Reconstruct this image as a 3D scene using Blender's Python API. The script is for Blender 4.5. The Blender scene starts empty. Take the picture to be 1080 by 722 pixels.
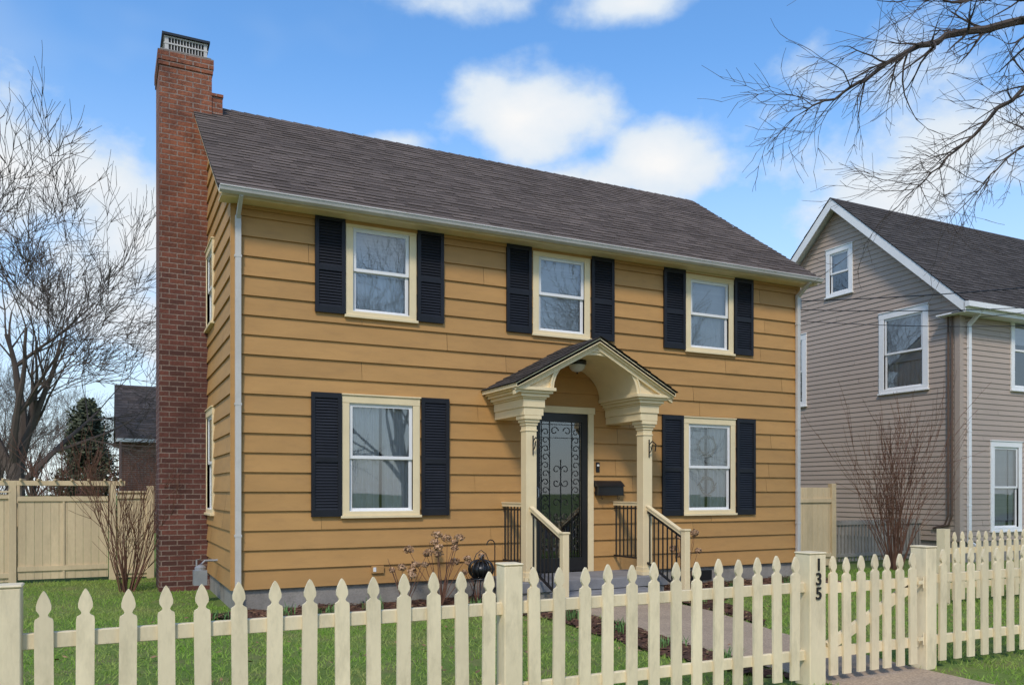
import bpy, math, random
import numpy as np
from mathutils import Vector, Matrix
from mathutils import noise as mn
random.seed(7); rng=np.random.default_rng(7)
scene=bpy.context.scene
R=random.random
def ru(a,b): return a+(b-a)*random.random()

# ------------------------------------------------------------------ materials
class NT:
    def __init__(s,name):
        s.m=bpy.data.materials.new(name); s.m.use_nodes=True; s.t=s.m.node_tree
        s.b=s.t.nodes['Principled BSDF']; s.out=s.t.nodes['Material Output']
    def n(s,typ,**k):
        nd=s.t.nodes.new(typ)
        for a,b in k.items(): setattr(nd,a,b)
        return nd
    def l(s,a,b): s.t.links.new(a,b)
def setv(nd,**k):
    for a,b in k.items(): nd.inputs[a.replace('_',' ')].default_value=b
def mixrgb(N,fac,a,b,blend='MIX'):
    m=N.n('ShaderNodeMix',data_type='RGBA',blend_type=blend)
    for v,i in ((fac,0),(a,6),(b,7)):
        if isinstance(v,(int,float)): m.inputs[i].default_value=v
        elif isinstance(v,tuple): m.inputs[i].default_value=(*v[:3],1)
        else: N.l(v,m.inputs[i])
    return m.outputs[2]
def noise(N,vec,scale,detail=4,rough=.55):
    n=N.n('ShaderNodeTexNoise'); n.inputs['Scale'].default_value=scale; n.inputs['Detail'].default_value=detail
    n.inputs['Roughness'].default_value=rough
    if vec is not None: N.l(vec,n.inputs['Vector'])
    return n.outputs['Fac']
def mrange(N,v,a,b,c,d):
    n=N.n('ShaderNodeMapRange'); N.l(v,n.inputs[0])
    for i,x in enumerate((a,b,c,d)): n.inputs[i+1].default_value=x
    return n.outputs[0]
def mul(c,k): return tuple(min(1,x*k) for x in c[:3])
def mat(name,col,rough=.6,ns=3.0,amt=.12,fine=60,fineamt=.06,bump=.1,tone=0.0,stretch=(1,1,1),spec=.4,metal=0,dirt=None,dirtamt=.0,bumpd=.004):
    N=NT(name); tc=N.n('ShaderNodeTexCoord'); mp=N.n('ShaderNodeMapping'); mp.inputs['Scale'].default_value=stretch
    N.l(tc.outputs['Object'],mp.inputs['Vector']); v=mp.outputs[0]
    n1=noise(N,v,ns,3); n2=noise(N,v,fine,2)
    c=mixrgb(N,mrange(N,n1,.3,.7,0,1),mul(col,1-amt),mul(col,1+amt))
    c=mixrgb(N,mrange(N,n2,.35,.75,0,fineamt*2),c,mul(col,.6))
    if tone:
        at=N.n('ShaderNodeAttribute',attribute_name='tone')
        k=mrange(N,at.outputs['Fac'],0,1,1-tone,1+tone)
        cc=N.n('ShaderNodeCombineColor'); 
        for i in range(3): N.l(k,cc.inputs[i])
        c=mixrgb(N,1.0,c,cc.outputs[0],'MULTIPLY')
    if dirt:
        n3=noise(N,v,ns*2.3,5,.7)
        c=mixrgb(N,mrange(N,n3,.5,.75,0,dirtamt),c,dirt)
    N.l(c,N.b.inputs['Base Color']); setv(N.b,Roughness=rough,Metallic=metal)
    N.b.inputs['Specular IOR Level'].default_value=spec
    if bump:
        b=N.n('ShaderNodeBump'); b.inputs['Strength'].default_value=bump; b.inputs['Distance'].default_value=bumpd
        N.l(n2,b.inputs['Height']); N.l(b.outputs[0],N.b.inputs['Normal'])
    return N.m
M={}
M['ochre']=mat('ochre_siding_paint',(.475,.262,.092),.6,1.2,.07,90,.06,.3,tone=.065,stretch=(1,1,4),dirt=(.29,.165,.07),dirtamt=.32,bumpd=.003,spec=.25)
M['cream']=mat('cream_trim_paint',(.80,.65,.39),.5,2,.05,80,.03,.1,dirt=(.5,.4,.25),dirtamt=.18)
M['white']=mat('white_trim_paint',(.80,.79,.76),.45,2,.04,80,.03,.08)
M['gutter']=mat('gutter_white',(.56,.53,.48),.45,2,.08,40,.05,.05,dirt=(.35,.33,.3),dirtamt=.3)
M['shutter']=mat('shutter_black_paint',(.014,.015,.019),.5,3,.2,60,.05,.1,spec=.3)
M['black']=mat('black_metal',(.012,.012,.013),.35,5,.2,60,.05,.05,spec=.5)
M['roof']=mat('asphalt_shingle',(.155,.122,.102),.95,.8,.14,160,.35,.9,tone=.30,bumpd=.006,spec=.1,dirt=(.09,.072,.064),dirtamt=.35)
M['roof2']=mat('asphalt_shingle_dark',(.088,.077,.070),.95,.8,.12,160,.35,.9,tone=.28,bumpd=.006,spec=.1)
M['vinyl']=mat('taupe_vinyl_siding',(.43,.34,.27),.55,.6,.05,90,.03,.1,tone=.03,spec=.3)
M['concrete']=mat('foundation_concrete',(.29,.265,.23),.9,2,.2,40,.2,.6,dirt=(.14,.13,.10),dirtamt=.5,bumpd=.01)
M['stone']=mat('bluestone',(.23,.225,.225),.8,3,.2,60,.15,.4,tone=.15)
M['fence']=mat('fence_cream_paint',(.80,.67,.43),.65,3,.09,50,.07,.4,tone=.08,stretch=(1,1,.35),dirt=(.38,.32,.19),dirtamt=.5,bumpd=.004,spec=.25)
M['fence2']=mat('tall_fence_cream_paint',(.64,.50,.30),.7,1.5,.12,40,.1,.3,tone=.08,stretch=(1,1,.3),dirt=(.34,.27,.16),dirtamt=.4)
M['bark']=mat('bark',(.085,.064,.050),.95,6,.3,60,.25,.8,bumpd=.01)
M['bark_far']=mat('bark_far',(.105,.078,.060),.95,2,.2,30,.2,0)
M['twig_red']=mat('reddish_twigs',(.18,.088,.055),.9,4,.25,60,.2,0)
M['dry']=mat('dried_flower',(.42,.26,.15),.95,9,.3,60,.2,0,tone=.3)
M['mulch']=mat('mulch',(.13,.060,.034),1,5,.4,70,.4,1.0,tone=.5,bumpd=.03)
M['path']=mat('exposed_aggregate',(.46,.345,.235),.95,2,.14,60,.6,.8,bumpd=.006,dirt=(.2,.16,.12),dirtamt=.3)
M['walkc']=mat('sidewalk_concrete',(.35,.32,.28),.95,1,.12,80,.15,.4)
M['asphalt']=mat('asphalt',(.05,.05,.052),.95,1,.15,120,.3,.5)
M['paint']=mat('road_paint',(.7,.7,.66),.8,3,.1,60,.1,.1)
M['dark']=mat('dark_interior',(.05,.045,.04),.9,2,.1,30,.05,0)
M['curtain']=mat('sheer_curtain',(.74,.73,.70),.9,4,.06,40,.04,.1)
M['blind']=mat('window_shade',(.76,.73,.68),.8,4,.05,40,.03,.05,tone=.04)
M['metalgrey']=mat('galvanised_grey',(.32,.33,.34),.5,5,.15,60,.1,.1,metal=.3)
M['brown']=mat('brown_conduit',(.13,.085,.06),.6,5,.1,60,.1,.1)
M['leaf']=mat('evergreen_foliage',(.085,.095,.05),.9,1,.35,30,.2,0,tone=.6)
M['litter']=mat('leaf_litter',(.24,.14,.07),.9,9,.3,30,.2,0,tone=.5)
M['daff']=mat('bulb_leaves',(.10,.20,.05),.7,3,.3,30,.2,0,tone=.4)
M['digit']=mat('house_number_black',(.02,.017,.015),.4,3,.1,60,.05,.05)
M['globe']=mat('lamp_glass',(.6,.6,.58),.2,3,.05,60,.02,0)
M['pot']=mat('wreath_dried',(.26,.20,.13),.9,9,.3,60,.2,0)
def glassmat(name,base,tint):
    N=NT(name); N.t.nodes.remove(N.b)
    fr=N.n('ShaderNodeFresnel'); fr.inputs['IOR'].default_value=1.5
    f=mrange(N,fr.outputs[0],0,1,base,1)
    tr=N.n('ShaderNodeBsdfTransparent'); tr.inputs[0].default_value=(*tint,1)
    gl=N.n('ShaderNodeBsdfGlossy'); gl.inputs['Roughness'].default_value=.015
    tc=N.n('ShaderNodeTexCoord'); n1=noise(N,tc.outputs['Object'],1.3,0)
    b=N.n('ShaderNodeBump'); b.inputs['Strength'].default_value=.10; b.inputs['Distance'].default_value=.012
    N.l(n1,b.inputs['Height']); N.l(b.outputs[0],gl.inputs['Normal'])
    mx=N.n('ShaderNodeMixShader'); N.l(f,mx.inputs[0]); N.l(tr.outputs[0],mx.inputs[1]); N.l(gl.outputs[0],mx.inputs[2])
    N.l(mx.outputs[0],N.out.inputs[0]); return N.m
M['glass']=glassmat('window_glass',.17,(.90,.91,.92))
def brickmat(name,c1,c2,mortar,upper=None,zsw=5.9):
    N=NT(name); tc=N.n('ShaderNodeTexCoord'); br=N.n('ShaderNodeTexBrick')
    N.l(tc.outputs['UV'],br.inputs['Vector'])
    br.inputs['Scale'].default_value=1; br.inputs['Brick Width'].default_value=.225; br.inputs['Row Height'].default_value=.078
    br.inputs['Mortar Size'].default_value=.009; br.inputs['Mortar Smooth'].default_value=.2; br.inputs['Bias'].default_value=-.15
    br.inputs['Color1'].default_value=(*c1,1); br.inputs['Color2'].default_value=(*c2,1); br.inputs['Mortar'].default_value=(*mortar,1)
    c=br.outputs['Color']
    n1=noise(N,tc.outputs['Object'],1.6,6,.65); n2=noise(N,tc.outputs['Object'],30,3); n3=noise(N,tc.outputs['Object'],6,4)
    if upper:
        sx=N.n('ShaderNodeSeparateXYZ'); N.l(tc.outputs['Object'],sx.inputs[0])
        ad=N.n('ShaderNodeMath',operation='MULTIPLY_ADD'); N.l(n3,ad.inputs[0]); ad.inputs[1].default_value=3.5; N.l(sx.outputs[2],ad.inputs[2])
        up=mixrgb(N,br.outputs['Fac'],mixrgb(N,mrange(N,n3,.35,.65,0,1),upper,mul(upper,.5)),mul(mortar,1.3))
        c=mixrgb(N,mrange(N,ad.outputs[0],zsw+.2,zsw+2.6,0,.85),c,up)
    c=mixrgb(N,mrange(N,n1,.42,.68,0,.6),c,mul(c1,.35))
    c=mixrgb(N,mrange(N,n2,.45,.75,0,.5),c,mul(c1,.35))
    N.l(c,N.b.inputs['Base Color']); setv(N.b,Roughness=.92)
    mm=N.n('ShaderNodeMath',operation='MULTIPLY_ADD'); N.l(br.outputs['Fac'],mm.inputs[0]); mm.inputs[1].default_value=-1; N.l(n2,mm.inputs[2])
    b=N.n('ShaderNodeBump'); b.inputs['Strength'].default_value=.9; b.inputs['Distance'].default_value=.012
    N.l(mm.outputs[0],b.inputs['Height']); N.l(b.outputs[0],N.b.inputs['Normal']); return N.m
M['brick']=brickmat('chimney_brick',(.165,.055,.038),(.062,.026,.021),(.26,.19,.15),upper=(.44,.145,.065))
M['brick2']=brickmat('old_brick',(.24,.10,.07),(.17,.075,.055),(.3,.25,.2))
def groundmat():
    N=NT('lawn_ground'); tc=N.n('ShaderNodeTexCoord'); v=tc.outputs['Object']
    n1=noise(N,v,.35,4); n2=noise(N,v,14,5,.7); n3=noise(N,v,2.2,4)
    c=mixrgb(N,mrange(N,n1,.35,.65,0,1),(.13,.20,.045),(.19,.25,.065))
    c=mixrgb(N,mrange(N,n3,.48,.7,0,.6),c,(.24,.19,.10))
    c=mixrgb(N,mrange(N,n2,.4,.75,0,.55),c,(.10,.12,.04))
    N.l(c,N.b.inputs['Base Color']); setv(N.b,Roughness=1); N.b.inputs['Specular IOR Level'].default_value=.1
    b=N.n('ShaderNodeBump'); b.inputs['Distance'].default_value=.03; N.l(n2,b.inputs['Height']); N.l(b.outputs[0],N.b.inputs['Normal']); return N.m
M['lawn']=groundmat()
def blade():
    N=NT('grass_blades'); at=N.n('ShaderNodeAttribute',attribute_name='tone'); tc=N.n('ShaderNodeTexCoord')
    n1=noise(N,tc.outputs['Object'],.9,4)
    c=mixrgb(N,at.outputs['Fac'],(.20,.38,.05),(.42,.58,.13))
    c=mixrgb(N,mrange(N,n1,.42,.66,0,.65),c,(.48,.45,.18))
    df=N.n('ShaderNodeBsdfDiffuse'); tl=N.n('ShaderNodeBsdfTranslucent'); N.l(c,df.inputs[0]); N.l(c,tl.inputs[0])
    mx=N.n('ShaderNodeMixShader'); mx.inputs[0].default_value=.45; N.l(df.outputs[0],mx.inputs[1]); N.l(tl.outputs[0],mx.inputs[2]); N.l(mx.outputs[0],N.out.inputs[0]); return N.m
M['blade']=blade()

# ------------------------------------------------------------------ mesh builder
class Fr:
    def __init__(s,p0,ud,nd): s.p=Vector(p0); s.u=Vector(ud); s.n=Vector(nd)
    def __call__(s,u,n,z): 
        q=s.p+s.u*u+s.n*n; return (q.x,q.y,q.z+z)
class MB:
    def __init__(s): s.v=[]; s.f=[]; s.mi=[]; s.tn=[]; s.uv=[]; s.mats=[]
    def mid(s,m):
        if m not in s.mats: s.mats.append(m)
        return s.mats.index(m)
    def face(s,pts,m,tone=.5,uv=None):
        i=len(s.v); s.v.extend([tuple(p) for p in pts]); s.f.append(tuple(range(i,i+len(pts)))); s.mi.append(s.mid(m)); s.tn.append(tone)
        if uv is None:
            a,b,c=Vector(pts[0]),Vector(pts[1]),Vector(pts[2]); n=(b-a).cross(c-a); n=[abs(x) for x in n]
            k=n.index(max(n)); ax=[(1,2),(0,2),(0,1)][k]; uv=[(p[ax[0]],p[ax[1]]) for p in pts]
        s.uv.append(uv)
    def hexa(s,P,m,tone=.5):
        for q in ((0,3,2,1),(4,5,6,7),(0,1,5,4),(1,2,6,5),(2,3,7,6),(3,0,4,7)): s.face([P[k] for k in q],m,tone)
    def box(s,x0,x1,y0,y1,z0,z1,m,tone=.5):
        s.hexa([(x0,y0,z0),(x1,y0,z0),(x1,y1,z0),(x0,y1,z0),(x0,y0,z1),(x1,y0,z1),(x1,y1,z1),(x0,y1,z1)],m,tone)
    def lbox(s,F,u0,u1,n0,n1,z0,z1,m,tone=.5):
        s.hexa([F(u0,n0,z0),F(u1,n0,z0),F(u1,n1,z0),F(u0,n1,z0),F(u0,n0,z1),F(u1,n0,z1),F(u1,n1,z1),F(u0,n1,z1)],m,tone)
    def beam(s,p,q,w,h,m,tone=.5,up=(0,0,1)):
        p,q=Vector(p),Vector(q); d=(q-p).normalized(); up=Vector(up)
        r=d.cross(up).normalized()*w/2; t=r.cross(d).normalized()*h/2
        s.hexa([p-r-t,p+r-t,q+r-t,q-r-t,p-r+t,p+r+t,q+r+t,q-r+t],m,tone)
    def tube(s,pts,rad,m,sides=6,tone=.5,cap=False):
        pts=[Vector(p) for p in pts]; base=len(s.v); n=len(pts); prev=None
        for i,p in enumerate(pts):
            d=(pts[min(i+1,n-1)]-pts[max(i-1,0)])
            if d.length<1e-9: d=Vector((0,0,1))
            d.normalize()
            a=prev if prev is not None else (Vector((1,0,0)) if abs(d.x)<.8 else Vector((0,1,0)))
            a=(a-d*a.dot(d)); a=a.normalized() if a.length>1e-6 else d.orthogonal().normalized(); prev=a; b=d.cross(a)
            r=rad[i] if hasattr(rad,'__len__') else rad
            for k in range(sides):
                t=2*math.pi*k/sides; s.v.append(tuple(p+(a*math.cos(t)+b*math.sin(t))*r))
        mi=s.mid(m)
        for i in range(n-1):
            for k in range(sides):
                k2=(k+1)%sides
                s.f.append((base+i*sides+k,base+i*sides+k2,base+(i+1)*sides+k2,base+(i+1)*sides+k)); s.mi.append(mi); s.tn.append(tone); s.uv.append(None)
    def lathe(s,c,prof,m,sides=24,tone=.5):
        base=len(s.v); n=len(prof); mi=s.mid(m)
        for r,z in prof:
            for k in range(sides):
                t=2*math.pi*k/sides; s.v.append((c[0]+r*math.cos(t),c[1]+r*math.sin(t),c[2]+z))
        for i in range(n-1):
            for k in range(sides):
                k2=(k+1)%sides; s.f.append((base+i*sides+k,base+i*sides+k2,base+(i+1)*sides+k2,base+(i+1)*sides+k)); s.mi.append(mi); s.tn.append(tone); s.uv.append(None)
    def obj(s,name,parent=None,smooth=False,bevel=0):
        me=bpy.data.meshes.new(name); me.from_pydata(s.v,[],s.f); 
        for m in s.mats: me.materials.append(M[m])
        me.polygons.foreach_set('material_index',s.mi)
        at=me.attributes.new('tone','FLOAT','FACE'); at.data.foreach_set('value',s.tn)
        ul=me.uv_layers.new(name='UVMap'); arr=[]
        for f,u in zip(s.f,s.uv):
            if u is None: arr.extend([0.0,0.0]*len(f))
            else:
                for a in u: arr.extend((a[0],a[1]))
        ul.data.foreach_set('uv',arr)
        if smooth: me.polygons.foreach_set('use_smooth',[True]*len(s.f))
        me.update(); o=bpy.data.objects.new(name,me); scene.collection.objects.link(o)
        if bevel:
            w=o.modifiers.new('weld','WELD'); w.merge_threshold=.0004
            b=o.modifiers.new('bevel','BEVEL'); b.width=bevel; b.segments=1; b.limit_method='ANGLE'
        if parent: o.parent=parent
        return o
def empty(name):
    e=bpy.data.objects.new(name,None); e.empty_display_size=.3; scene.collection.objects.link(e); return e

def siding(mb,F,L,z0,z1,ex,opens,m,lim=None,proj=.02,blen=(2.4,3.9),gap=.0015):
    n=round((z1-z0)/ex); ex=(z1-z0)/n
    for i in range(n):
        za=z0+i*ex; zb=za+ex
        J=[0]; x=ru(.5,blen[1])
        while x<L-.3: J.append(x); x+=ru(*blen)
        J.append(L); tones=[R() for _ in J]; wob=[ru(-.0015,.0015) for _ in J]
        zs=sorted(set([za,zb]+[z for o in opens for z in (o[2],o[3]) if za<z<zb]))
        for zl,zh in zip(zs[:-1],zs[1:]):
            iv=[(0,L)]
            for o in opens:
                if zl<o[3]-1e-6 and zh>o[2]+1e-6:
                    nv=[]
                    for a,b in iv:
                        if o[1]<=a or o[0]>=b: nv.append((a,b))
                        else:
                            if o[0]>a: nv.append((a,o[0]))
                            if o[1]<b: nv.append((o[1],b))
                    iv=nv
            for a,b in iv:
                for k in range(len(J)-1):
                    c=max(a,J[k]+(gap if k else 0)); d=min(b,J[k+1]-(gap if k<len(J)-2 else 0))
                    if d-c<.004: continue
                    ol=proj*(1-(zl-za)/ex)+.002+wob[k]*(1-(zl-za)/ex); oh=proj*(1-(zh-za)/ex)+.002
                    cl,dl,ch,dh=c,d,c,d
                    if lim:
                        a0,b0=lim(zl); a1,b1=lim(zh); cl=max(c,a0); dl=min(d,b0); ch=max(c,a1); dh=min(d,b1)
                        if dl<=cl: continue
                        if dh<ch: ch=dh=(ch+dh)/2
                    mb.face([F(cl,ol,zl),F(dl,ol,zl),F(dh,oh,zh),F(ch,oh,zh)],m,tones[k])
                    if zl==za: mb.face([F(cl,ol,zl),F(cl,-.004,zl),F(dl,-.004,zl),F(dl,ol,zl)],m,tones[k])
                    
def shingles(mb,e,al,L,sl,S,m,course=.14,tab=(.10,.34),t=.007):
    e=Vector(e); al=Vector(al).normalized(); sl=Vector(sl).normalized(); nn=al.cross(sl).normalized()
    if nn.z<0: nn=-nn
    n=round(S/course); c=S/n
    for i in range(n):
        a=0
        while a<L:
            b=min(L,a+ru(*tab)); 
            if L-b<.06: b=L
            h=t*(1.0 if R()<.5 else 1.8)+ru(0,.001); to=R()*.65+(.35 if h>t*1.4 else 0)
            dz=ru(-.007,.007) if i else 0
            p=lambda x,y,o: tuple(e+al*x+sl*y+nn*o)
            y0=i*c+dz; y1=(i+1)*c+.01
            mb.face([p(a,y0,h),p(b,y0,h),p(b,y1,.001),p(a,y1,.001)],m,to)
            mb.face([p(a,y0,h),p(a,y0,-.003),p(b,y0,-.003),p(b,y0,h)],m,to*.3)
            a=b

def window(parent,F,u0,u1,z0,z1,name='window',casing='cream',cw=.10,shade='curtain',shade_z=1.0,sill=True,wreath=False):
    mb=MB(); pr=.038
    mb.lbox(F,u0,u0+cw,-.03,pr,z0+.002,z1-cw,casing); mb.lbox(F,u1-cw,u1,-.03,pr,z0+.002,z1-cw,casing)
    mb.lbox(F,u0-.002,u1+.002,-.03,pr+.003,z1-cw,z1,casing); mb.lbox(F,u0-.015,u1+.015,-.03,pr+.02,z1,z1+.02,casing)
    if sill: mb.lbox(F,u0-.02,u1+.02,-.03,pr+.03,z0-.035,z0,casing)
    mb.lbox(F,u0+.001,u1-.001,-.03,pr+.002,z0,z0+cw*.55,casing)
    mb.obj(name+'_casing',parent,bevel=.003)
    a,b,c,d=u0+cw,u1-cw,z0+cw*.55,z1-cw
    mb=MB(); mid=(c+d)/2; w=.048
    for (zl,zh,off) in ((mid-.02,d,.012),(c,mid+.02,-.012)):
        mb.lbox(F,a,a+w,off-.022,off,zl,zh,'white'); mb.lbox(F,b-w,b,off-.022,off,zl,zh,'white')
        mb.lbox(F,a+w,b-w,off-.022,off-.001,zl,zl+w*.9,'white'); mb.lbox(F,a+w,b-w,off-.022,off-.001,zh-w,zh,'white')
    mb.lbox(F,a-.012,a,-.03,.028,c,d,'white'); mb.lbox(F,b,b+.012,-.03,.028,c,d,'white'); mb.lbox(F,a,b,-.03,.028,d-.012,d+.001,'white')
    mb.lbox(F,a,b,-.03,.03,c-.01,c+.012,'white')
    mb.obj(name+'_sash',parent,bevel=.002)
    mb=MB(); tl=ru(-.003,.003)
    mb.face([F(a+w,0+.001+tl,mid+.02),F(b-w,0+.001,mid+.02),F(b-w,0+.001,d-w),F(a+w,.001,d-w)],'glass')
    mb.face([F(a+w,-.023,c+w*.9),F(b-w,-.023+tl,c+w*.9),F(b-w,-.023,mid-.02),F(a+w,-.023,mid-.02)],'glass')
    mb.obj(name+'_glass',parent)
    mb=MB()
    if shade in ('curtain','valance'):
        for (p,q) in ((a-.03,(a+b)/2-.04*R()),((a+b)/2+.02+.03*R(),b+.03)):
            n=44; ph=R()*6; k=ru(9,13)
            for i in range(n):
                x0=p+(q-p)*i/n; x1=p+(q-p)*(i+1)/n
                f=lambda x:-.075+.018*math.sin((x-p)*k*7+ph)+.007*math.sin((x-p)*31+ph)
                mb.face([F(x0,f(x0),c-.1),F(x1,f(x1),c-.1),F(x1,f(x1),d+.1),F(x0,f(x0),d+.1)],'curtain')
    if shade in('blind','half'):
        zb=c+(d-c)*(1-shade_z)
        z=zb
        while z<d+.04:
            mb.face([F(a-.02,-.060,z),F(b+.02,-.060,z),F(b+.02,-.074,z+.050),F(a-.02,-.074,z+.050)],'blind',R()); z+=.046
        mb.lbox(F,a-.02,b+.02,-.080,-.058,zb-.02,zb,'blind')
    if shade=='half':
        n=40
        for i in range(n):
            x0=a+(b-a)*i/n; x1=a+(b-a)*(i+1)/n; f=lambda x:-.11+.012*math.sin(x*60)
            mb.face([F(x0,f(x0),c-.1),F(x1,f(x1),c-.1),F(x1,f(x1),mid+.05),F(x0,f(x0),mid+.05)],'curtain')
    if mb.f: mb.obj(name+'_'+shade,parent)
    if wreath:
        mb=MB(); uc=(a+b)/2
        for zc,rr in ((mid+.36,.17),(mid-.30,.15)):
            for j in range(26):
                t=6.283*j/26
                mb.tube([F(uc+rr*math.cos(t),-.045,zc+rr*math.sin(t)),F(uc+(rr+ru(-.05,.05))*math.cos(t+.5),-.04,zc+(rr+ru(-.05,.05))*math.sin(t+.5))],.010,'pot',4)
        mb.obj(name+'_wreath',parent)
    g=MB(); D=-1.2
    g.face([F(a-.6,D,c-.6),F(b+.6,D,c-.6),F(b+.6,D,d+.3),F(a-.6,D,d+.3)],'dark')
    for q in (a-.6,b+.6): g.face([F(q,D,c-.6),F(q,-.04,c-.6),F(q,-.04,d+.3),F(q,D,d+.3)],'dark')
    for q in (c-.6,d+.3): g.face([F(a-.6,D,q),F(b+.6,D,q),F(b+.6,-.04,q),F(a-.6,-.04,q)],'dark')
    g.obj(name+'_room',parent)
    return (u0+.02,u1-.02,z0+.02,z1-.02)

def shutter(parent,F,u0,u1,z0,z1):
    mb=MB(); w=.05; n0,n1=.026,.06
    mb.lbox(F,u0,u0+w,n0,n1,z0,z1,'shutter'); mb.lbox(F,u1-w,u1,n0,n1,z0,z1,'shutter')
    zm=z0+(z1-z0)*.46
    for a,b in ((z0,z0+.09),(zm-.035,zm+.035),(z1-.07,z1)): mb.lbox(F,u0+w,u1-w,n0,n1-.002,a,b,'shutter')
    mb.lbox(F,u0+w,u1-w,n0-.002,n0+.004,z0+.05,z1-.05,'shutter')
    for a,b in ((z0+.09,zm-.035),(zm+.035,z1-.07)):
        n=int((b-a)/.038)
        for i in range(n):
            zc=a+(i+.5)*(b-a)/n
            mb.hexa([F(u0+w,n0+.026,zc-.020),F(u1-w,n0+.026,zc-.020),F(u1-w,n0+.020,zc-.024),F(u0+w,n0+.020,zc-.024),
                     F(u0+w,n0+.008,zc+.020),F(u1-w,n0+.008,zc+.020),F(u1-w,n0+.004,zc+.016),F(u0+w,n0+.004,zc+.016)],'shutter')
    mb.obj('shutter',parent)

# ================================================================== MAIN HOUSE
H=empty('yellow_clapboard_house')
W,D=9.55,6.4; Z0,ZE=.28,5.24; ZR=7.70
FF=Fr((0,0,0),(1,0,0),(0,-1,0)); FL=Fr((0,D,0),(0,-1,0),(-1,0,0)); FRt=Fr((W,0,0),(0,1,0),(1,0,0)); FB=Fr((W,D,0),(-1,0,0),(0,1,0))
op=[]
U=[(1.43,2.42,3.87,5.14,'half',.52),(4.24,5.23,3.86,5.12,'blind',.98),(7.06,8.06,3.83,5.10,'half',.5)]
for u0,u1,a,b,sh,sz in U: op.append(window(H,FF,u0,u1,a,b,'upper_window',shade=sh,shade_z=sz))
op.append(window(H,FF,1.38,2.47,1.2,2.80,'lower_window',shade='curtain'))
op.append(window(H,FF,7.02,8.10,1.16,2.73,'lower_window',shade='curtain',wreath=True))
op.append((4.15,5.27,.0,2.76))
for a,b,c,d in ((1.02,1.42,3.87,5.15),(2.43,2.82,3.87,5.15),(3.8,4.21,3.85,5.13),(5.25,5.66,3.85,5.13),(6.61,7.04,3.83,5.12),(8.07,8.48,3.83,5.12),
                (.97,1.37,1.19,2.82),(2.49,2.90,1.19,2.82),(6.58,7.0,1.13,2.75),(8.12,8.53,1.13,2.75)): shutter(H,FF,a,b,c,d)
mb=MB(); siding(mb,FF,W,Z0,ZE,.248,op,'ochre',proj=.026,gap=.002)
def gl(z):
    if z<=ZE: return (0,D)
    k=(z-ZE)/(ZR-.12-ZE)*(D/2); return (k,D-k)
ol=[window(H,FL,D-2.75,D-1.85,4.0,5.2,'side_window',shade='half',shade_z=.5),window(H,FL,D-2.75,D-1.85,1.2,2.75,'side_window',shade='curtain')]
siding(mb,FL,D,Z0,Z0+.248*29.0,.248,ol,'ochre',lim=gl,proj=.026)
siding(mb,FRt,D,Z0,Z0+.248*29.0,.248,[],'ochre',lim=gl,proj=.026)
siding(mb,FB,W,Z0,ZE,.248,[],'ochre')
mb.box(-.012,.03,-.031,.004,Z0,ZE,'ochre'); mb.box(W-.03,W+.029,-.031,.004,Z0,ZE,'ochre')
mb.box(-.031,-.004,-.02,.03,Z0,ZE,'ochre')
mb.obj('clapboard_walls',H)
mb=MB(); mb.box(.02,W-.02,.02,D-.02,-.2,Z0+.02,'concrete'); mb.box(.02,W-.02,.02,D-.02,5.0,5.05,'dark'); mb.obj('foundation',H)
mb=MB(); mb.box(7.18,7.62,-.005,.03,.06,.22,'black'); mb.obj('foundation_vent',H)
ye,ze=-.30,5.235; S=math.hypot(3.2-ye,ZR-ze); sl=(0,(3.2-ye)/S,(ZR-ze)/S); x0,x1=-.2,W+.2
mb=MB(); shingles(mb,(x0-.02,ye-.02,ze),(1,0,0),x1-x0+.04,sl,S,'roof',course=.145,t=.008); shingles(mb,(x1+.02,2*3.2-ye,ze),(-1,0,0),x1-x0+.04,(0,-sl[1],sl[2]),S,'roof',course=.3)
x=x0
while x<x1-.05:
    b=min(x+.2,x1); t=R()
    for sg in (-1,1): mb.face([(x,3.2,ZR+.022),(b,3.2,ZR+.012),(b,3.2+sg*.13,ZR-.085),(x,3.2+sg*.13,ZR-.075)],'roof',t)
    x=b
mb.obj('shingle_roof',H)
mb=MB()
for sg in (0,1):
    Y=lambda y: y if not sg else 6.4-y
    xa,xb,t=x0+.012,x1-.012,.05
    mb.hexa([(xa,Y(ye+.02),ze-t),(xb,Y(ye+.02),ze-t),(xb,Y(3.2),ZR-t),(xa,Y(3.2),ZR-t),(xa,Y(ye+.02),ze-.006),(xb,Y(ye+.02),ze-.006),(xb,Y(3.2),ZR-.006),(xa,Y(3.2),ZR-.006)],'cream')
    for xa,xb,m,t,t2 in ((x0+.003,x0+.03,'cream',.09,.034),(x1-.03,x1-.003,'cream',.09,.034),(x0-.012,x0+.02,'roof2',.032,.004),(x1-.02,x1+.012,'roof2',.032,.004)):
        mb.hexa([(xa,Y(ye+.02),ze-t),(xb,Y(ye+.02),ze-t),(xb,Y(3.2),ZR-t),(xa,Y(3.2),ZR-t),(xa,Y(ye+.02),ze-t2),(xb,Y(ye+.02),ze-t2),(xb,Y(3.2),ZR-t2),(xa,Y(3.2),ZR-t2)],m)
mb.box(x0+.03,x1-.03,ye+.03,-.004,5.125,5.14,'cream')
mb.box(x0+.03,x1-.03,ye+.012,ye+.035,5.12,5.215,'cream')
mb.box(.03,W-.03,-.045,-.0,5.08,5.125,'ochre')
mb.obj('roof_trim',H)
mb=MB(); 
pr=[(-.325,5.215),(-.325,5.15),(-.345,5.135),(-.385,5.16),(-.40,5.20),(-.402,5.212)]
for a,b in zip(pr[:-1],pr[1:]): mb.face([(x0,a[0],a[1]),(x1,a[0],a[1]),(x1,b[0],b[1]),(x0,b[0],b[1])],'gutter')
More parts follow.
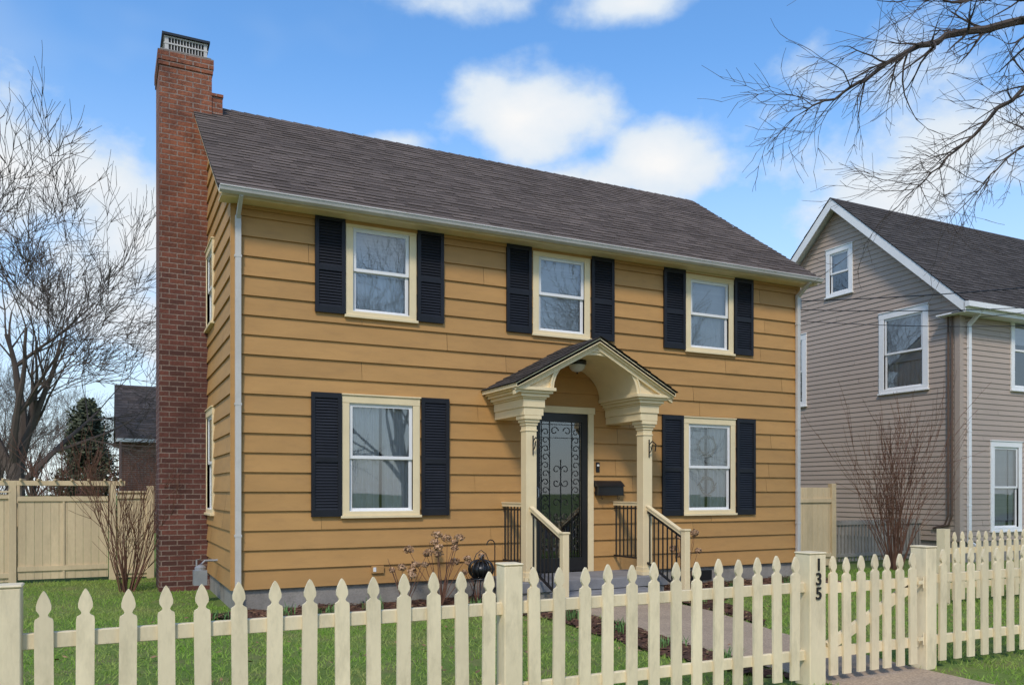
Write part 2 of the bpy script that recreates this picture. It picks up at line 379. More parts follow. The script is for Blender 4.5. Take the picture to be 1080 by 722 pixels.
mb.box(x0,x1,-.408,-.398,5.204,5.218,'gutter')
for xx in (x0,x1): mb.face([(xx,p[0],p[1]) for p in pr],'gutter')
mb.obj('gutter',H)
def downspout(parent,x,y,ztop,zbot,m='gutter',eave=(0,0,0),w=.07):
    mb=MB(); mb.box(x-w/2,x+w/2,y-.05,y,zbot+.12,ztop-.18,m)
    mb.beam((x,y-.025,ztop-.2),(x+eave[0],y+eave[1],ztop+eave[2]),w-.004,.046,m,up=(1,0,.01))
    mb.beam((x,y-.028,zbot+.14),(x,y-.2,zbot+.03),w-.004,.046,m,up=(1,0,.01))
    for z in (zbot+.9,(zbot+ztop)/2,ztop-.7): mb.box(x-w/2-.008,x+w/2+.008,y-.053,y,z,z+.03,m)
    mb.obj('downspout',parent)
downspout(H,.055,-.033,5.15,.05,eave=(0,-.30,0)); downspout(H,W-.05,-.033,5.15,.05,eave=(0,-.30,0))
mb=MB(); cx0,cx1,cy0,cy1=-.70,.05,2.7,3.6
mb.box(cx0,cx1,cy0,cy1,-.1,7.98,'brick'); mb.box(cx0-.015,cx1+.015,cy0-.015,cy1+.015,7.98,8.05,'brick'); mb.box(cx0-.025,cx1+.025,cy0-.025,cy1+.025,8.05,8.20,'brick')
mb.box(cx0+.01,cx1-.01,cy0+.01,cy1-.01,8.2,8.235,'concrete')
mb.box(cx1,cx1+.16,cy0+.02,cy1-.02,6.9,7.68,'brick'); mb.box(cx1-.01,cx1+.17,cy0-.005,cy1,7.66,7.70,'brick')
for px in (-.62,-.06):
    for py in (2.8,3.46): mb.box(px,px+.05,py,py+.05,8.235,8.5,'gutter')
mb.box(-.60,-.03,2.82,3.49,8.235,8.47,'dark')
for i in range(13): 
    xx=-.575+i*.043; mb.box(xx,xx+.012,2.803,2.825,8.25,8.47,'gutter')
for z in (8.24,8.36,8.46): mb.box(-.63,.0,2.795,3.52,z,z+.02,'gutter')
mb.box(-.66,.03,2.76,3.55,8.485,8.52,'black')
mb.obj('brick_chimney',H)

# door assembly
mb=MB()
mb.lbox(FF,4.15,4.26,-.02,.045,.3,2.70,'cream'); mb.lbox(FF,5.19,5.29,-.02,.045,.3,2.70,'cream'); mb.lbox(FF,4.13,5.31,-.02,.05,2.70,2.80,'cream')
mb.obj('door_casing',H,bevel=.003)
mb=MB(); a,b,c,d=4.262,5.188,.32,2.698
mb.lbox(FF,a,a+.10,-.02,.03,c,d,'black'); mb.lbox(FF,b-.10,b,-.02,.03,c,d,'black')
mb.lbox(FF,a+.1,b-.1,-.02,.028,c,c+.2,'black'); mb.lbox(FF,a+.1,b-.1,-.02,.028,d-.13,d,'black')
gx0,gx1,gz0,gz1=a+.10,b-.10,c+.2,d-.13; mx=(gx0+gx1)/2
for x in (gx0+.03,gx0+.17,gx1-.17,gx1-.03): mb.tube([FF(x,.018,gz0),FF(x,.018,gz1)],.005,'black',5)
for z in (gz0+.04,gz0+.24,gz1-.24,gz1-.04): mb.tube([FF(gx0,.018,z),FF(gx1,.018,z)],.005,'black',5)
def scroll(cx_,cz_,r,sgn,v=1,turn=1.9):
    pts=[]
    for i in range(18):
        t=i/17*turn*math.pi; rr=r*(1-.038*i); pts.append(FF(cx_+sgn*rr*math.cos(t),.018,cz_+v*rr*math.sin(t)))
    mb.tube(pts,.0045,'black',4)
k=0; zz=gz0+.14
while zz<gz1-.1:
    scroll(gx0+.10,zz,.058,1 if k%2 else -1,1); scroll(gx1-.10,zz,.058,-1 if k%2 else 1,1); zz+=.125; k+=1
for zc in (gz0+.14,gz1-.14):
    for dx in (-.11,.11): scroll(mx+dx,zc,.07,1 if dx<0 else -1,1)
for zc in (1.25,1.75):
    for sx in (-1,1):
        for v in (-1,1): scroll(mx+sx*.075,zc+v*.10,.065,-sx,v)
mb.tube([FF(mx,.018,1.0),FF(mx,.018,2.0)],.005,'black',5)
mb.tube([FF(a+.05,.03,1.42),FF(a+.05,.075,1.44),FF(a+.05,.075,1.56),FF(a+.05,.03,1.58)],.009,'metalgrey',6)
mb.obj('storm_door',H)
mb=MB(); mb.face([FF(gx0,.008,gz0),FF(gx1,.008,gz0),FF(gx1,.008,gz1),FF(gx0,.008,gz1)],'glass'); mb.obj('storm_door_glass',H)
mb=MB(); mb.lbox(FF,a,b,-.14,-.08,c,d,'black')
for z in (.5,1.25): 
    for x in (a+.14,a+.52): mb.lbox(FF,x,x+.27,-.08,-.07,z,z+.6,'shutter')
mb.obj('front_door',H)

# portico
P=empty('portico'); P.parent=H
cxm=4.72
mb=MB()
mb.box(3.52,5.92,-1.06,.0,.16,.30,'stone'); mb.box(3.56,5.88,-1.03,0,-.1,.16,'concrete'); 
mb.box(3.95,5.50,-1.42,-1.062,-.05,.155,'stone'); mb.obj('porch_steps',P,bevel=.006)
def column(x):
    mb=MB(); y=-.82; w=.08
    mb.box(x-w,x+w,y-w,y+w,.40,2.42,'cream')
    mb.box(x-w-.025,x+w+.025,y-w-.025,y+w+.025,.30,.36,'cream'); mb.box(x-w-.012,x+w+.012,y-w-.012,y+w+.012,.36,.42,'cream')
    mb.box(x-w-.010,x+w+.010,y-w-.010,y+w+.010,2.34,2.36,'cream')
    mb.box(x-w-.012,x+w+.012,y-w-.012,y+w+.012,2.42,2.46,'cream'); mb.box(x-w-.03,x+w+.03,y-w-.03,y+w+.03,2.46,2.50,'cream'); mb.box(x-w-.05,x+w+.05,y-w-.05,y+w+.05,2.50,2.55,'cream')
    mb.obj('column',P,bevel=.003)
column(3.76); column(5.68)
mb=MB()
for s in (-1,1):
    def bx(a,b,y0,z0,z1): 
        xa,xb=sorted((cxm+s*a,cxm+s*b)); mb.box(xa,xb,y0,-.022,z0,z1,'cream')
    bx(.80,1.10,-.95,2.552,2.66); bx(.785,1.115,-.965,2.66,2.775); bx(.77,1.135,-.985,2.775,2.80); bx(.74,1.17,-1.01,2.80,2.845); bx(.70,1.215,-1.04,2.845,2.88); bx(.665,1.25,-1.07,2.88,2.925)
mb.obj('entablature',P,bevel=.003)
mb=MB(); ez,pz,hw=2.93,3.60,1.26
roofz=lambda x: ez+(pz-ez)*(1-abs(x-cxm)/hw)
ar,ah=.68,.50
archz=lambda x: 2.925+ah*math.sqrt(max(0,1-((x-cxm)/ar)**2))
xs=[cxm-ar*math.cos(math.pi*i/40) for i in range(41)]
yf=-1.0
for x_a,x_b in zip(xs[:-1],xs[1:]):
    mb.face([(x_a,yf,archz(x_a)),(x_b,yf,archz(x_b)),(x_b,yf,roofz(x_b)),(x_a,yf,roofz(x_a))],'cream')
    mb.face([(x_a,yf,archz(x_a)),(x_b,yf,archz(x_b)),(x_b,-.024,archz(x_b)),(x_a,-.024,archz(x_a))],'cream')
for s in (-1,1):
    a_,b_=cxm+s*ar,cxm+s*1.15
    mb.face([(a_,yf,2.925),(b_,yf,2.925),(b_,yf,roofz(b_)),(a_,yf,roofz(a_))],'cream')
mb.obj('pediment',P)
mb=MB()
for k,(r0,r1,pr_) in enumerate(((0,.04,.025),(.04,.065,.04))):
    for i in range(40):
        A=[]
        for j in (i,i+1):
            t=math.pi*j/40
            A.append([(cxm-(ar+q)*math.cos(t),2.925+(ah+q)*math.sin(t)) for q in (r0,r1)])
        (p0,p1),(q0,q1)=A
        y0,y1=yf-pr_,yf+.0
        mb.hexa([(p0[0],y0,p0[1]),(q0[0],y0,q0[1]),(q0[0],y1,q0[1]),(p0[0],y1,p0[1]),(p1[0],y0,p1[1]),(q1[0],y0,q1[1]),(q1[0],y1,q1[1]),(p1[0],y1,p1[1])],'cream')
for s in (-1,1):
    for (dz0,dz1,yo) in ((-.10,-.03,-1.05),(-.045,.0,-1.08),(-.015,.032,-1.12)):
        xe=cxm+s*(hw+.03); ya,yb=yo,-.99; ze_=roofz(xe)
        mb.hexa([(xe,ya,ze_+dz0),(cxm,ya,pz+dz0),(cxm,yb,pz+dz0),(xe,yb,ze_+dz0),(xe,ya,ze_+dz1),(cxm,ya,pz+dz1),(cxm,yb,pz+dz1),(xe,yb,ze_+dz1)],'cream')
mb.obj('rake_moulding',P)
mb=MB()
for s in (-1,1):
    xe=cxm+s*(hw+.04); zee=roofz(xe)+.045; top=pz+.05; L_=math.hypot(xe-cxm,top-zee)
    mb.hexa([(xe,-1.12,zee-.05),(cxm,-1.12,top-.05),(cxm,-.02,top-.05),(xe,-.02,zee-.05),(xe,-1.12,zee),(cxm,-1.12,top),(cxm,-.02,top),(xe,-.02,zee)],'cream')
    if s<0: shingles(mb,(xe-.02,-1.15,zee+.004),(0,1,0),1.13,(cxm-xe,0,top-zee),L_+.02,'roof2',course=.13)
    else: shingles(mb,(xe+.02,-.02,zee+.004),(0,-1,0),1.13,(cxm-xe,0,top-zee),L_+.02,'roof2',course=.13)
mb.obj('portico_roof',P)
mb=MB(); mb.lathe((cxm,-.5,3.36),[(.001,.06),(.13,.06),(.14,.02),(.13,-.005)],'black',24)
mb.lathe((cxm,-.5,3.36),[(.125,0),(.11,-.05),(.07,-.09),(.02,-.105),(.001,-.107)],'globe',24); mb.lathe((cxm,-.5,3.245),[(.001,-.02),(.012,-.01),(.012,.012),(.001,.014)],'black',10)
mb.obj('ceiling_light',P,smooth=True)
def railing(p,q,nb,m1='cream'):
    mb=MB(); p=Vector(p); q=Vector(q); mb.beam(p,q,.05,.045,m1); mb.beam(p+Vector((0,0,.03)),q+Vector((0,0,.03)),.07,.016,m1)
    lo=Vector((0,0,-.80)); mb.beam(p+lo,q+lo,.03,.026,'black'); up=Vector((0,0,-.06)); mb.beam(p+up,q+up,.026,.02,'black')
    for i in range(nb):
        c=p.lerp(q,(i+.5)/nb); mb.box(c.x-.008,c.x+.008,c.y-.008,c.y+.008,c.z-.80,c.z-.02,'black')
    mb.obj('railing',P)
for x in (3.76,5.68):
    railing((x,-.02,1.33),(x,-.74,1.33),7)
    xs_=x+.04
    railing((x,-.9,1.28),(xs_,-1.68,.93),8)
    mb=MB(); mb.box(xs_-.045,xs_+.045,-1.77,-1.68,-.05,.98,'cream'); mb.box(xs_-.055,xs_+.055,-1.78,-1.67,.98,1.005,'cream'); mb.box(xs_-.055,xs_+.055,-1.78,-1.67,0,.14,'cream'); mb.obj('newel_post',P,bevel=.004)
mb=MB(); mb.lbox(FF,5.32,5.78,.02,.13,1.46,1.62,'black'); mb.hexa([FF(5.30,.02,1.60),FF(5.80,.02,1.60),FF(5.80,.15,1.60),FF(5.30,.15,1.60),FF(5.30,.02,1.69),FF(5.80,.02,1.69),FF(5.80,.08,1.655),FF(5.30,.08,1.655)],'black')
for x in (5.4,5.7): mb.tube([FF(x,.08,1.46),FF(x,.08,1.41),FF(x,.12,1.40),FF(x,.13,1.43)],.006,'black',5)
mb.obj('mailbox',H,bevel=.006)
mb=MB(); mb.lbox(FF,5.34,5.40,.02,.035,1.82,1.97,'black'); mb.lathe(FF(5.37,.04,1.92),[(.001,-.02),(.02,-.012),(.02,.012),(.001,.02)],'white',10); mb.obj('doorbell',H)
for x in (3.76,5.68):
    mb=MB(); yy=-.82-.085
    mb.tube([(x+.02,yy-.005,2.28),(x+.02,yy-.005,2.02)],.010,'black',5); mb.tube([(x+.02,yy,2.2),(x+.02,yy-.08,2.25),(x+.02,yy-.17,2.2),(x+.02,yy-.15,2.10)],.009,'black',5)
    mb.tube([(x+.02,yy,2.08),(x+.02,yy-.05,2.11),(x+.02,yy-.08,2.2)],.008,'black',5); mb.obj('plant_hook',P)
mb=MB(); mb.lbox(FF,1.78,1.95,.02,.05,.42,.52,'ochre'); mb.lbox(FF,1.80,1.84,.05,.055,.44,.5,'white'); mb.obj('outdoor_outlet',H)

# ================================================================== NEIGHBOUR HOUSE
N2=empty('taupe_siding_house'); NX,NY0,NY1,NE,NR=14.86,.66,7.06,5.72,8.66
GL=Fr((NX,NY1,0),(0,-1,0),(-1,0,0)); GF=Fr((NX,NY0,0),(1,0,0),(0,-1,0)); NW=9.5
o1=[window(N2,GL,NY1-4.25,NY1-3.43,6.38,7.56,'attic_window','white',cw=.12,shade='blind',shade_z=.5),
    window(N2,GL,NY1-2.67,NY1-1.38,3.8,5.66,'upper_window','white',cw=.14,shade='half',shade_z=.62),
    window(N2,GL,NY1-6.1,NY1-4.9,3.75,5.6,'upper_window','white',cw=.14,shade='blind',shade_z=.4)]
o2=[window(N2,GF,15.86-NX,16.95-NX,.66,2.62,'lower_window','white',cw=.12,shade='half',shade_z=.9),
    window(N2,GF,16.57-NX,17.7-NX,3.78,5.6,'upper_window','white',cw=.12,shade='blind',shade_z=.4),
    window(N2,GF,18.4-NX,19.5-NX,.66,2.62,'lower_window','white',cw=.12,shade='curtain'),
    window(N2,GF,17.05-NX,18.15-NX,.66,2.62,'lower_window','white',cw=.12,shade='curtain')]
mb=MB(); NM=(NY1-NY0)/2
def gl2(z):
    if z<=NE: return (0,2*NM)
    k=(z-NE)/(NR-.1-NE)*NM; return (k,2*NM-k)
siding(mb,GL,2*NM,.45,.45+.115*71,.115,o1,'vinyl',lim=gl2,proj=.016,blen=(3,4.5))
siding(mb,GF,NW,.45,NE,.115,o2,'vinyl',proj=.016,blen=(3,4.5))
mb.face([(NX+NW,NY0,0),(NX+NW,NY1,0),(NX+NW,NY1,NE),(NX+NW,NM+NY0,NR),(NX+NW,NY0,NE)],'vinyl'); mb.face([(NX,NY1,0),(NX+NW,NY1,0),(NX+NW,NY1,NE),(NX,NY1,NE)],'vinyl')
mb.obj('vinyl_walls',N2)
mb=MB(); mb.box(NX+.02,NX+NW-.02,NY0+.02,NY1-.02,-.2,.46,'concrete'); mb.obj('foundation',N2)
mb=MB(); mb.box(NX-.03,NX+.09,NY0-.03,NY0+.002,.45,NE,'vinyl'); mb.box(NX-.031,NX-.004,NY0-.028,NY0+.09,.45,NE,'vinyl')
ym=NY0+NM; ov=.32; rise=(NR-NE)/NM; ez2=NE-ov*rise+.06; yE=NY0-ov
S2=math.hypot(ym-yE,NR+.06-ez2)
for sg in (-1,1):
    Y=lambda y: y if sg<0 else 2*ym-y
    for (xa,xb,t0,t1,m) in ((NX-.30,NX-.27,.24,.0,'white'),(NX-.29,NX+NW+.2,.08,.0,'white')):
        mb.hexa([(xa,Y(yE),ez2-t0),(xb,Y(yE),ez2-t0),(xb,Y(ym),NR+.06-t0),(xa,Y(ym),NR+.06-t0),(xa,Y(yE),ez2-t1),(xb,Y(yE),ez2-t1),(xb,Y(ym),NR+.06-t1),(xa,Y(ym),NR+.06-t1)],m)
mb.box(NX-.28,NX+NW+.2,yE+.01,NY0-.014,ez2-.22,ez2-.19,'white'); mb.box(NX-.30,NX+NW+.2,yE-.012,yE+.012,ez2-.22,ez2-.02,'white')
mb.box(NX-.28,NX-.014,yE+.02,NY0+.35,ez2-.215,ez2-.185,'white')
mb.box(NX-.30,NX+NW,yE-.11,yE-.014,ez2-.13,ez2-.02,'white')
mb.obj('white_trim',N2)
mb=MB(); shingles(mb,(NX-.32,yE-.02,ez2+.004),(1,0,0),NW+.5,(0,ym-yE,NR+.06-ez2),S2+.02,'roof2',t=.009); shingles(mb,(NX+NW+.18,2*ym-yE+.02,ez2+.004),(-1,0,0),NW+.5,(0,-(ym-yE),NR+.06-ez2),S2+.02,'roof2',course=.28); mb.obj('shingle_roof',N2)
downspout(N2,NX+.26,NY0-.018,ez2-.2,.3,'white',eave=(0,-.34,.08),w=.09)
mb=MB()
for dx in (.0,.09): mb.tube([(NX-.05,NY0+.14+dx,5.3),(NX-.05,NY0+.14+dx,1.0),(NX-.05,NY0+.22+dx,.8),(NX-.05,NY0+.5+dx,.72)],.022,'brown',8)
mb.obj('conduit',N2,smooth=False)

# ================================================================== BACKGROUND HOUSE
B=empty('brick_bungalow'); mb=MB()
mb.box(-.9,7,22,28,0,3.55,'brick2'); mb.face([(-.9,22,3.55),(-.9,28,3.55),(-.9,25,5.6)],'brick2'); mb.obj('walls',B)
mb=MB(); S3=math.hypot(3.3,2.3); shingles(mb,(-1.1,21.7,3.4),(1,0,0),8.3,(0,3.3,2.3),S3,'roof',course=.2); shingles(mb,(7.2,28.3,3.4),(-1,0,0),8.3,(0,-3.3,2.3),S3,'roof',course=.3)
mb.box(-1.1,7.2,21.68,21.72,3.3,3.42,'white'); mb.obj('roof',B)
mb=MB(); mb.box(.6,1.5,21.96,22.01,1.2,2.6,'white'); mb.box(.68,1.42,21.94,21.97,1.28,2.52,'black'); mb.obj('window',B)

# ================================================================== FENCES
def picket(mb,F,u,z0,zt,w=.085,t=.02,m='fence',n0=0.0,lean=0):
    h=w/2; to=R(); k=zt-1.0
    prof=[(h,z0),(h,.842+k),(h*.93,.858+k),(h*.55,.868+k),(h*.42,.877+k),(h*.52,.888+k),(h*.78,.905+k),(h*.80,.925+k),(h*.62,.955+k),(h*.30,.985+k),(.002,1.0+k)]
    n=len(prof)
    f=lambda s,z:u+s+lean*(z-.5)
    fr=[F(f(-a,z),n0+t,z) for a,z in prof]; fl=[F(f(a,z),n0+t,z) for a,z in prof]
    br=[F(f(-a,z),n0,z) for a,z in prof]; bl=[F(f(a,z),n0,z) for a,z in prof]
    for i in range(n-1):
        mb.face([fr[i],fl[i],fl[i+1],fr[i+1]],m,to); mb.face([br[i],bl[i],bl[i+1],br[i+1]],m,to)
        mb.face([fr[i],br[i],br[i+1],fr[i+1]],m,to); mb.face([fl[i],bl[i],bl[i+1],fl[i+1]],m,to)
FY=-6.06
FE=empty('picket_fence'); FN=Fr((0,FY,0),(1,0,0),(0,-1,0))
mb=MB()
def run(mb,F,a,b,sp=.19,zt=1.02,**k):
    n=max(1,int(round((b-a)/sp))); sp=(b-a)/n
    for i in range(n):
        picket(mb,F,a+(i+.5)*sp+ru(-.006,.006),.06,zt+ru(-.010,.010),lean=ru(-.012,.012),**k)
run(mb,FN,-5.1,-1.94); run(mb,FN,-1.81,.84); run(mb,FN,.97,3.45); run(mb,FN,4.98,9.3); run(mb,FN,9.43,14.5)
mb.obj('pickets',FE)
mb=MB()
for a,b in ((-5.2,-1.9),(-1.85,.86),(.95,3.47),(4.96,9.32),(9.4,14.6)):
    for z in (.24,.77): mb.lbox(FN,a,b,-.045,-.002,z-.04,z+.04,'fence',R())
mb.obj('rails',FE,bevel=.004)
mb=MB()
for x,w,z in ((-1.875,.13,1.045),(.905,.13,1.045),(9.37,.13,1.045)):
    mb.lbox(FN,x-w/2,x+w/2,-.09,.04,0,z,'fence',R()); mb.lbox(FN,x-w/2-.006,x+w/2+.006,-.096,.046,z,z+.015,'fence')
for x,w,z in ((3.555,.17,1.03),(4.88,.13,1.04)):
    mb.lbox(FN,x-w/2,x+w/2,-.11,.05,0,z,'fence',R()); mb.lbox(FN,x-w/2-.006,x+w/2+.006,-.116,.056,z,z+.015,'fence')
mb.obj('posts',FE,bevel=.006)
for i,ch in enumerate('135'):
    cu=bpy.data.curves.new('digit','FONT'); cu.body=ch; cu.size=.135; cu.extrude=.004; cu.align_x='CENTER'; cu.offset=.002
    o=bpy.data.objects.new('number_digit',cu); scene.collection.objects.link(o); o.location=(3.555,FY-.056,.905-i*.112); o.rotation_euler=(math.pi/2,0,0)
    cu.materials.append(M['digit']); o.parent=FE
G=empty('picket_gate'); mb=MB(); run(mb,FN,3.68,4.77,sp=.165,zt=1.0,n0=.0)
for z in (.24,.75): mb.lbox(FN,3.67,4.78,-.04,-.002,z-.04,z+.04,'fence',R())
mb.beam((3.72,FY+.02,.28),(4.72,FY+.02,.72),.036,.08,'fence'); mb.obj('gate_frame',G)
mb=MB()
for z in (.27,.75): mb.tube([(4.80,FY-.03,z-.05),(4.80,FY-.03,z+.05)],.006,'fence',6); mb.beam((4.80,FY-.028,z),(4.74,FY-.028,z),.006,.03,'fence')
mb.obj('gate_hinges',G)
Y2=empty('picket_fence'); F2=Fr((0,-3.5,0),(1,0,0),(0,-1,0)); mb=MB(); run(mb,F2,8.75,14.4,sp=.165,zt=.98)
for z in (.25,.72): mb.lbox(F2,8.7,14.4,-.045,-.002,z-.04,z+.04,'fence',R())
for x in (8.66,11.4,14.3): mb.lbox(F2,x-.055,x+.055,-.09,.03,0,1.02,'fence',R())
mb.obj('pickets',Y2)
T=empty('board_fence'); FT=Fr((0,5.0,0),(1,0,0),(0,-1,0)); mb=MB()
def boards(mb,F,a,b,z0,z1,w=.14):
    x=a
    while x<b-.01:
        e=min(b,x+w); mb.lbox(F,x+.002,e-.002,0,.02+ru(0,.003),z0,z1+ru(-.004,.004),'fence2',R()); x=e
boards(mb,FT,-9.5,-2.85,.03,1.48); boards(mb,FT,-1.25,-.7,.03,1.50)
for a,b in ((-9.5,-2.85),(-1.25,-.7)):
    mb.lbox(FT,a,b,.022,.05,1.40,1.46,'fence2'); mb.lbox(FT,a,b,.022,.05,.1,.18,'fence2'); mb.lbox(FT,a-.02,b+.02,-.02,.06,1.50,1.53,'fence2')
for x in (-8,-6.2,-4.4,-.72): mb.lbox(FT,x-.06,x+.06,-.06,.07,0,1.62,'fence2')
mb.obj('boards',T,bevel=.003)
AR=empty('garden_arbor'); mb=MB()
for x in (-2.80,-1.32):
    for n_ in (0.0,-.62): mb.lbox(FT,x-.055,x+.055,n_-.055,n_+.055,0,1.70,'fence2',R())
    for z in (.5,.9,1.3): mb.lbox(FT,x-.02,x+.02,-.60,-.02,z,z+.03,'fence2')
for n_ in (.03,-.65): mb.lbox(FT,-3.0,-1.12,n_-.02,n_+.02,1.62,1.70,'fence2',R())
for i in range(8):
    x=-2.93+i*.248; mb.lbox(FT,x-.015,x+.015,-.78,.16,1.702,1.735,'fence2',R())
mb.obj('frame',AR,bevel=.003)
GA=empty('garden_gate'); mb=MB(); boards(mb,FT,-2.73,-1.39,.06,1.44,w=.12); mb.lbox(FT,-2.73,-1.39,.022,.045,.2,.28,'fence2'); mb.lbox(FT,-2.73,-1.39,.022,.045,1.36,1.44,'fence2'); mb.lbox(FT,-2.075,-2.045,.022,.04,.06,1.44,'fence2')
mb.obj('gate_boards',GA)
T2=empty('board_fence'); F3=Fr((0,1.3,0),(1,0,0),(0,-1,0)); mb=MB(); boards(mb,F3,W+.03,11.75,.03,1.60); mb.lbox(F3,11.75,11.87,-.05,.06,0,1.68,'fence2')
mb.lbox(F3,W+.03,11.75,.022,.05,.2,.28,'fence2'); mb.lbox(F3,W+.03,11.75,.022,.05,1.3,1.38,'fence2'); mb.obj('boards',T2,bevel=.003)
T3=empty('lattice_fence'); F4=Fr((0,1.6,0),(1,0,0),(0,-1,0)); mb=MB()
x=11.9
while x<NX-.05:
    mb.lbox(F4,x,x+.06,0,.02,.05,.92,'concrete',R()); x+=.1
mb.lbox(F4,11.9,NX,.02,.05,.82,.9,'concrete'); mb.lbox(F4,11.9,NX,.02,.05,.15,.22,'concrete'); mb.obj('slats',T3)

# ================================================================== GROUND, PATHS
def sheet(name,pts,z,m,parent=None):
    mb=MB(); mb.face([(p[0],p[1],z) for p in pts],m); return mb.obj(name,parent)
sheet('ground',[(-400,-400),(400,-400),(400,400),(-400,400)],0,'lawn')
WP=[(3.92,-1.43),(5.52,-1.43),(5.45,-2.6),(5.05,-4.2),(4.80,-6.0),(4.80,-7.6),(3.66,-7.6),(3.66,-6.0),(3.72,-4.2),(3.90,-2.6)]
sheet('front_walk',WP,.012,'path')
sheet('sidewalk',[(-60,-9.2),(60,-9.2),(60,-7.6),(-60,-7.6)],.008,'walkc')
mb=MB(); mb.box(-60,60,-12.6,-12.45,-.1,.02,'walkc'); mb.obj('kerb')
sheet('road',[(-60,-21),(60,-21),(60,-12.6),(-60,-12.6)],.004,'asphalt')
mb=MB()
for i in range(-12,12): mb.face([(i*5,-16.86,.008),(i*5+3,-16.86,.008),(i*5+3,-16.74,.008),(i*5,-16.74,.008)],'paint')
mb.obj('road_markings')
def poly_in(x,y,P):
    c=False; j=len(P)-1
    for i in range(len(P)):
        if (P[i][1]>y)!=(P[j][1]>y) and x<(P[j][0]-P[i][0])*(y-P[i][1])/(P[j][1]-P[i][1])+P[i][0]: c=not c
        j=i
    return c
beds=[[(-.35,0),(-.45,-.5),(.1,-.85),(1.2,-.95),(2.3,-1.1),(2.9,-1.35),(3.3,-2.3),(3.2,-3.6),(3.15,-4.6),(3.3,-5.6),(3.62,-5.9),(3.70,-4.2),(3.88,-2.6),(3.9,-1.45),(3.5,-1.0),(3.5,0)],
      [(5.9,0),(5.9,-1.0),(5.55,-1.45),(5.47,-2.6),(5.2,-3.8),(5.6,-3.3),(6.1,-2.0),(7.0,-1.35),(8.5,-1.25),(9.6,-1.2),(9.7,0)]]
for bd in beds:
    mb=MB(); bx0=min(p[0] for p in bd); bx1=max(p[0] for p in bd); by0=min(p[1] for p in bd); by1=max(p[1] for p in bd)
    st=.06; hz=lambda x,y:.022+.03*mn.noise((x*3,y*3,0))+.018*mn.noise((x*13,y*13,4))
    x=bx0
    while x<bx1:
        y=by0
        while y<by1:
            if poly_in(x+st/2,y+st/2,bd): mb.face([(x,y,hz(x,y)),(x+st,y,hz(x+st,y)),(x+st,y+st,hz(x+st,y+st)),(x,y+st,hz(x,y+st))],'mulch',R())
            y+=st
        x+=st
    for _ in range(5200):
        x,y=ru(bx0,bx1),ru(by0,by1)
        if not poly_in(x,y,bd): continue
        z=hz(x,y)+ru(.0,.02); a=ru(0,6.28); l=ru(.015,.045); w=ru(.006,.014); dx,dy=math.cos(a)*l,math.sin(a)*l; tz=ru(-.012,.012)
        mb.face([(x-dx-dy*w/l,y-dy+dx*w/l,z-tz),(x+dx-dy*w/l,y+dy+dx*w/l,z+tz),(x+dx+dy*w/l,y+dy-dx*w/l,z+tz+.004),(x-dx+dy*w/l,y-dy-dx*w/l,z-tz+.004)],'mulch' if R()<.75 else 'litter',R())
    mb.obj('mulch_bed')
def grass():
    N=140000; rgn=[(-7,14.8,-7.0,0.6,.88),(-7,-.1,.0,5.0,.12)]
    V=[];T=[]
    for (xa,xb,ya,yb,fr) in rgn:
        n=int(N*fr); x=rng.uniform(xa,xb,n); y=rng.uniform(ya,yb,n); keep=np.ones(n,bool)
        for i in range(n):
            X,Y=x[i],y[i]
            if (0<X<W and Y>-.0) or (3.5<X<5.95 and Y>-1.45) or poly_in(X,Y,WP) or (X>NX-.05 and Y>NY0) : keep[i]=False
            elif any(poly_in(X,Y,b) for b in beds): keep[i]=R()<.03
            elif mn.noise((X*1.3,Y*1.3,2))>.34 and R()<.7: keep[i]=False
        x=x[keep]; y=y[keep]; n=len(x); h=rng.uniform(.02,.055,n); w=rng.uniform(.004,.008,n); a=rng.uniform(0,6.28,n); lx=rng.normal(0,.03,n); ly=rng.normal(0,.03,n)
        ca,sa=np.cos(a)*w,np.sin(a)*w; z0=np.zeros(n)
        v=np.stack([np.stack([x-ca,y-sa,z0],1),np.stack([x+ca,y+sa,z0],1),np.stack([x+lx,y+ly,h],1)],1).reshape(-1,3); V.append(v); T.append(rng.uniform(0,1,n))
    V=np.concatenate(V); T=np.concatenate(T); n=len(T)
    me=bpy.data.meshes.new('lawn_grass'); me.vertices.add(3*n); me.vertices.foreach_set('co',V.ravel()); me.loops.add(3*n); me.loops.foreach_set('vertex_index',np.arange(3*n,dtype=np.int32))
    me.polygons.add(n); me.polygons.foreach_set('loop_start',np.arange(0,3*n,3,dtype=np.int32)); me.update(calc_edges=True)
    at=me.attributes.new('tone','FLOAT','FACE'); at.data.foreach_set('value',T.astype(np.float32)); me.materials.append(M['blade'])
    o=bpy.data.objects.new('lawn_grass',me); scene.collection.objects.link(o)
grass()
mb=MB()
for _ in range(1100):
    x,y=ru(-4,12),ru(-6,-.3)
    if 3.6<x<5.5 and R()<.8: continue
    a=ru(0,6.28); l=ru(.015,.035); u=Vector((math.cos(a),math.sin(a),ru(-.4,.4)))*l; v=Vector((-math.sin(a),math.cos(a),ru(-.5,.5)))*l*.6; c=Vector((x,y,ru(.03,.055)))
    mb.face([c-u,c+v*.8,c+u,c-v],'litter',R())
mb.obj('fallen_leaves')

